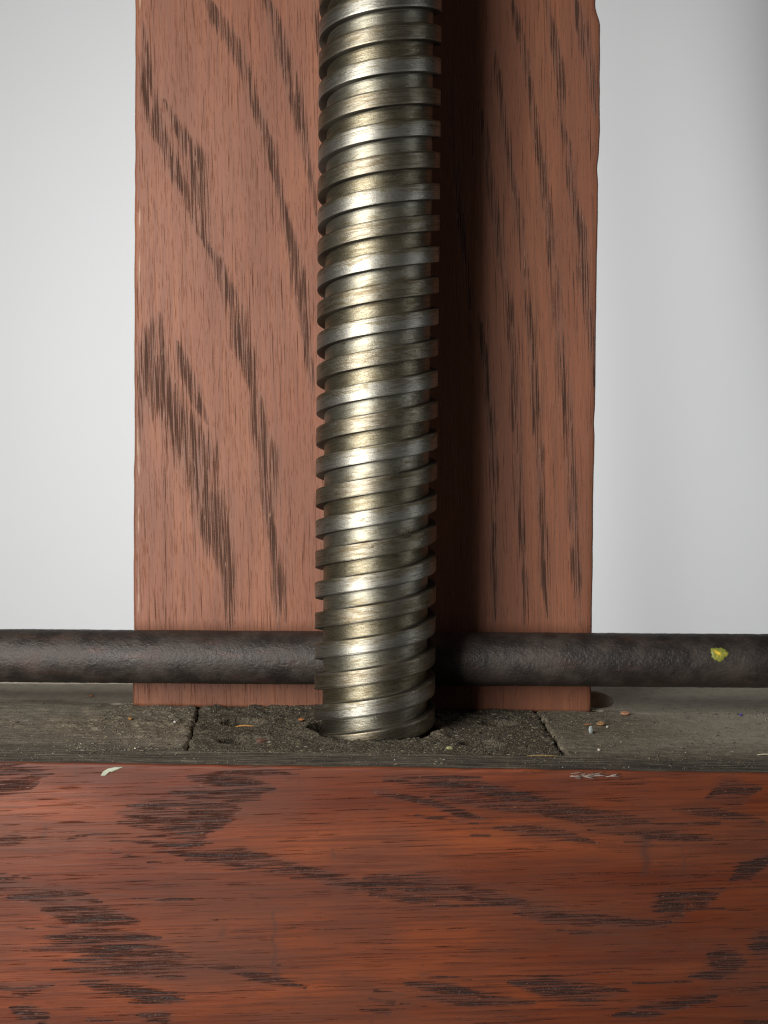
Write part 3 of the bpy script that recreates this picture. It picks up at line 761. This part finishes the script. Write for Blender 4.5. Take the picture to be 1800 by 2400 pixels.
def dust():
    mats = [simple('dust_tan', (0.22, 0.175, 0.105), 0.9), simple('dust_grey', (0.19, 0.18, 0.15), 0.9), simple('dust_dark', (0.055, 0.045, 0.035), 0.9),
            simple('dust_pale', (0.58, 0.55, 0.47), 0.8)]
    V, F, MI = [], [], []
    n = 60000
    x = rng.uniform(-122, 124, n); y = rng.uniform(-50, 46, n)
    dens = np.full(n, 0.22)
    dens[(x > -84) & (x < 56) & (y > -36) & (y < 37)] = 1.0
    dens[y > 38] = 0.10
    dens *= 0.35 + 0.9 * sstep(0.35, 0.65, fbm(x / 9, y / 9, 301))
    keep = (rng.random(n) < dens) & (np.hypot(x, y) > 18.6)
    x, y = x[keep], y[keep]
    onb = (x > SEAM_L(y) + 1) & (x < SEAM_R(y) - 1) & (y > BLK_Y0 + 2)
    gapz = ((np.abs(x - SEAM_L(y)) < 1.1) | (np.abs(x - SEAM_R(y)) < 1.1)) & (y > BLK_Y0 - 1)
    z = np.where(onb, block_height(x, y), rail_dust(x, y)[1] - 0.2)
    ok = (z > -6) & ~gapz
    for px, py, pz in zip(x[ok], y[ok], z[ok]):
        s = 0.05 + 0.18 * random.random() ** 3
        if random.random() < 0.02: s *= 1.6
        b = len(V)
        e = 1 + 3.5 * (random.random() < 0.14)
        a0 = random.uniform(0, 6.28)
        for k in range(3):
            a = 2.094 * k + random.uniform(-0.4, 0.4)
            dx, dy = s * e * math.cos(a), s * math.sin(a)
            V.append(to_world(px + dx * math.cos(a0) - dy * math.sin(a0), py + dx * math.sin(a0) + dy * math.cos(a0), pz - 0.04 + 0.05 * random.random()))
        V.append(to_world(px, py, pz + 1.4 * s))
        F += [(b, b + 1, b + 3), (b + 1, b + 2, b + 3), (b + 2, b, b + 3), (b, b + 2, b + 1)]
        MI += [random.choices([0, 1, 2, 3], [30, 26, 42, 2])[0]] * 4
    o = mesh_obj('dust', V, F, None, smooth=False, mats=mats, mat_idx=MI)
    tag(o, 'loose sawdust and grit scattered over the grey top of the rail', 'dust', kind='stuff')
dust()

def crumb(name, x, y, sx, sy, sz, color, label, group=None, cat='chip', lift=0.0, rot=0.0, seed=0, shape='lump'):
    rnd = random.Random(seed + 100)
    mat = simple(name + '_colour', color, 0.75, 0.5, 1400)
    z = top_z(x, y)
    V, F = [], []
    if shape == 'lump':
        nu, nv = 7, 10
        for i in range(nu + 1):
            ph = math.pi * i / nu
            for j in range(nv):
                th = 2 * math.pi * j / nv
                r = 1 + rnd.uniform(-0.22, 0.22)
                V.append((sx * r * math.sin(ph) * math.cos(th), sy * r * math.sin(ph) * math.sin(th), sz * (1 + r * math.cos(ph))))
        F = grid_faces(nu + 1, nv, True)
    else:                                   # curved sliver, pointed at both ends
        nu = 14
        for i in range(nu + 1):
            t = i / nu * 2 - 1
            w = sy * math.sqrt(max(0.02, 1 - t * t)) * (1 + rnd.uniform(-0.12, 0.12))
            cz = sz * (1 - t * t) * 1.6
            V += [(sx * t, -w, cz), (sx * t, -w * 0.3, cz + 0.5 * w + 0.1), (sx * t, w, cz + 0.1), (sx * t, w * 0.2, cz - 0.12)]
        F = grid_faces(nu + 1, 4, True) + [(0, 1, 2, 3), (4 * nu + 3, 4 * nu + 2, 4 * nu + 1, 4 * nu)]
    o = mesh_obj(name, V, F, mat, smooth=False)
    o.location = Vector(to_world(x, y, z - 0.08 + lift)) * MM
    o.rotation_euler.z = YAW + rot
    tag(o, label, cat, group)
G = 'debris lying on the rail'
crumb('wood_sliver', -38.3, 4.3, 3.6, 0.55, 0.35, (0.55, 0.26, 0.07), 'curved orange wood sliver lying over a hole left of the screw', G, 'sliver', 6.3, -0.12, 1, 'sliver')
crumb('wood_crumb', -22.6, 12.0, 0.9, 0.8, 0.45, (0.50, 0.19, 0.07), 'orange crumb close to the left side of the screw', G, 'crumb', 0, 0.3, 2)
crumb('bark_chip', -31.4, -18.2, 1.5, 1.2, 0.7, (0.16, 0.075, 0.05), 'reddish brown chip in the front hole left of the screw', G, 'chip', 4.6, 0.5, 3)
crumb('wood_crumb', -74.5, 10.5, 0.7, 0.8, 0.4, (0.50, 0.25, 0.08), 'orange crumb on the dust left of the left joint', G, 'crumb', 0, 0.2, 4)
crumb('wood_crumb', -96.2, 54.0, 0.9, 1.0, 0.35, (0.45, 0.22, 0.09), 'orange crumb under the rod near the far left', G, 'crumb', 0, 0.6, 5)
crumb('wood_chip', 77.9, 31.0, 1.6, 1.3, 0.62, (0.60, 0.30, 0.18), 'pinkish orange chip right of the foot of the board', G, 'chip', 0, 0.2, 6)
crumb('wood_chip', 67.8, 10.5, 1.25, 1.2, 0.62, (0.45, 0.25, 0.11), 'round tan chip beside a white grain, right of the right joint', G, 'chip', 0, 0.9, 7)
crumb('wood_chip', 63.8, 11.2, 1.3, 0.9, 0.25, (0.46, 0.22, 0.10), 'flat orange flake just left of the round tan chip', G, 'chip', 0, 0.1, 8)
crumb('paint_flake', 63.4, -1.8, 0.75, 0.45, 1.15, (0.52, 0.58, 0.54), 'pale grey green flake standing on edge, right of the right joint', G, 'flake', 0, 0.6, 9)
crumb('grain', 62.8, -26.0, 0.52, 0.5, 0.32, (0.75, 0.66, 0.58), 'pale pink grain near the front end of the right joint', G, 'grain', 0, 0, 10)
crumb('grain', 69.4, 8.0, 0.36, 0.36, 0.3, (0.80, 0.78, 0.70), 'tiny white grain touching the round tan chip', G, 'grain', 0, 0, 11)
crumb('grain', 114.6, 33.0, 0.6, 0.6, 0.35, (0.10, 0.08, 0.42), 'tiny blue grain under the rod at the far right', G, 'grain', 0, 0, 12)
crumb('leaf_crumb', 21.6, -27.8, 1.0, 0.6, 0.40, (0.48, 0.48, 0.22), 'yellow green crumb in front of the screw, right of its middle', G, 'crumb', 0, 0.3, 13)
crumb('bark_chip', 32.6, -24.2, 0.9, 0.8, 0.6, (0.30, 0.16, 0.06), 'brown chip at the front rim of the hole right of the screw', G, 'chip', 0, 0.4, 14)
crumb('straw', 107.6, -29.2, 2.2, 0.28, 0.12, (0.72, 0.66, 0.45), 'short pale straw on the rail at the right edge', G, 'straw', 0.1, 0.05, 15, 'sliver')
crumb('grain', -59.6, 3.0, 0.40, 0.4, 0.3, (0.80, 0.78, 0.72), 'tiny white grain just left of the left joint', G, 'grain', 0, 0, 16)
crumb('straw', 46.5, -35.6, 4.2, 0.35, 0.06, (0.30, 0.20, 0.07), 'thin brown straw at the front end of the right joint', G, 'straw', 0.12, 0.02, 17, 'sliver')

# lint caught on the thread
def lint(name, th, z, size, n, label, seed):
    rnd = random.Random(seed)
    mat = simple('lint_fibre', (0.030, 0.027, 0.013), 0.95)
    V, F = [], []
    for k in range(n):
        p = np.array([rnd.gauss(0, 0.35), 0.0, rnd.gauss(0, 0.6)]) * size
        d = rnd.uniform(0, 6.28)
        for i in range(7):
            b = len(V)
            w = 0.10
            nx, nz = -math.sin(d) * w, math.cos(d) * w
            y = 0.30 * math.sin(i * 0.9 + k) ** 2 + 0.03 * k / n
            V += [(p[0] - nx, -y, p[2] - nz), (p[0] + nx, -y, p[2] + nz), (p[0], -y - 0.09, p[2])]
            if i:
                a = b - 3
                for q in range(3):
                    F.append((a + q, a + (q + 1) % 3, b + (q + 1) % 3, b + q))
            d += rnd.uniform(-0.9, 0.9)
            p = p + np.array([math.cos(d), 0, math.sin(d)]) * size * 0.22
    o = mesh_obj(name, V, F, mat)
    r = 17.82
    o.location = (r * math.sin(th) * MM, -r * math.cos(th) * MM, z * MM)
    o.rotation_euler.z = th
    tag(o, label, 'lint', 'lint on the screw')
lint('lint', math.radians(16.5), 76.0, 1.3, 16, 'dark wisp of lint on the screw, the upper one, near mid height', 5)
lint('lint', math.radians(31), 58.5, 1.1, 12, 'dark wisp of lint on the screw, the lower one, nearer its right side', 9)
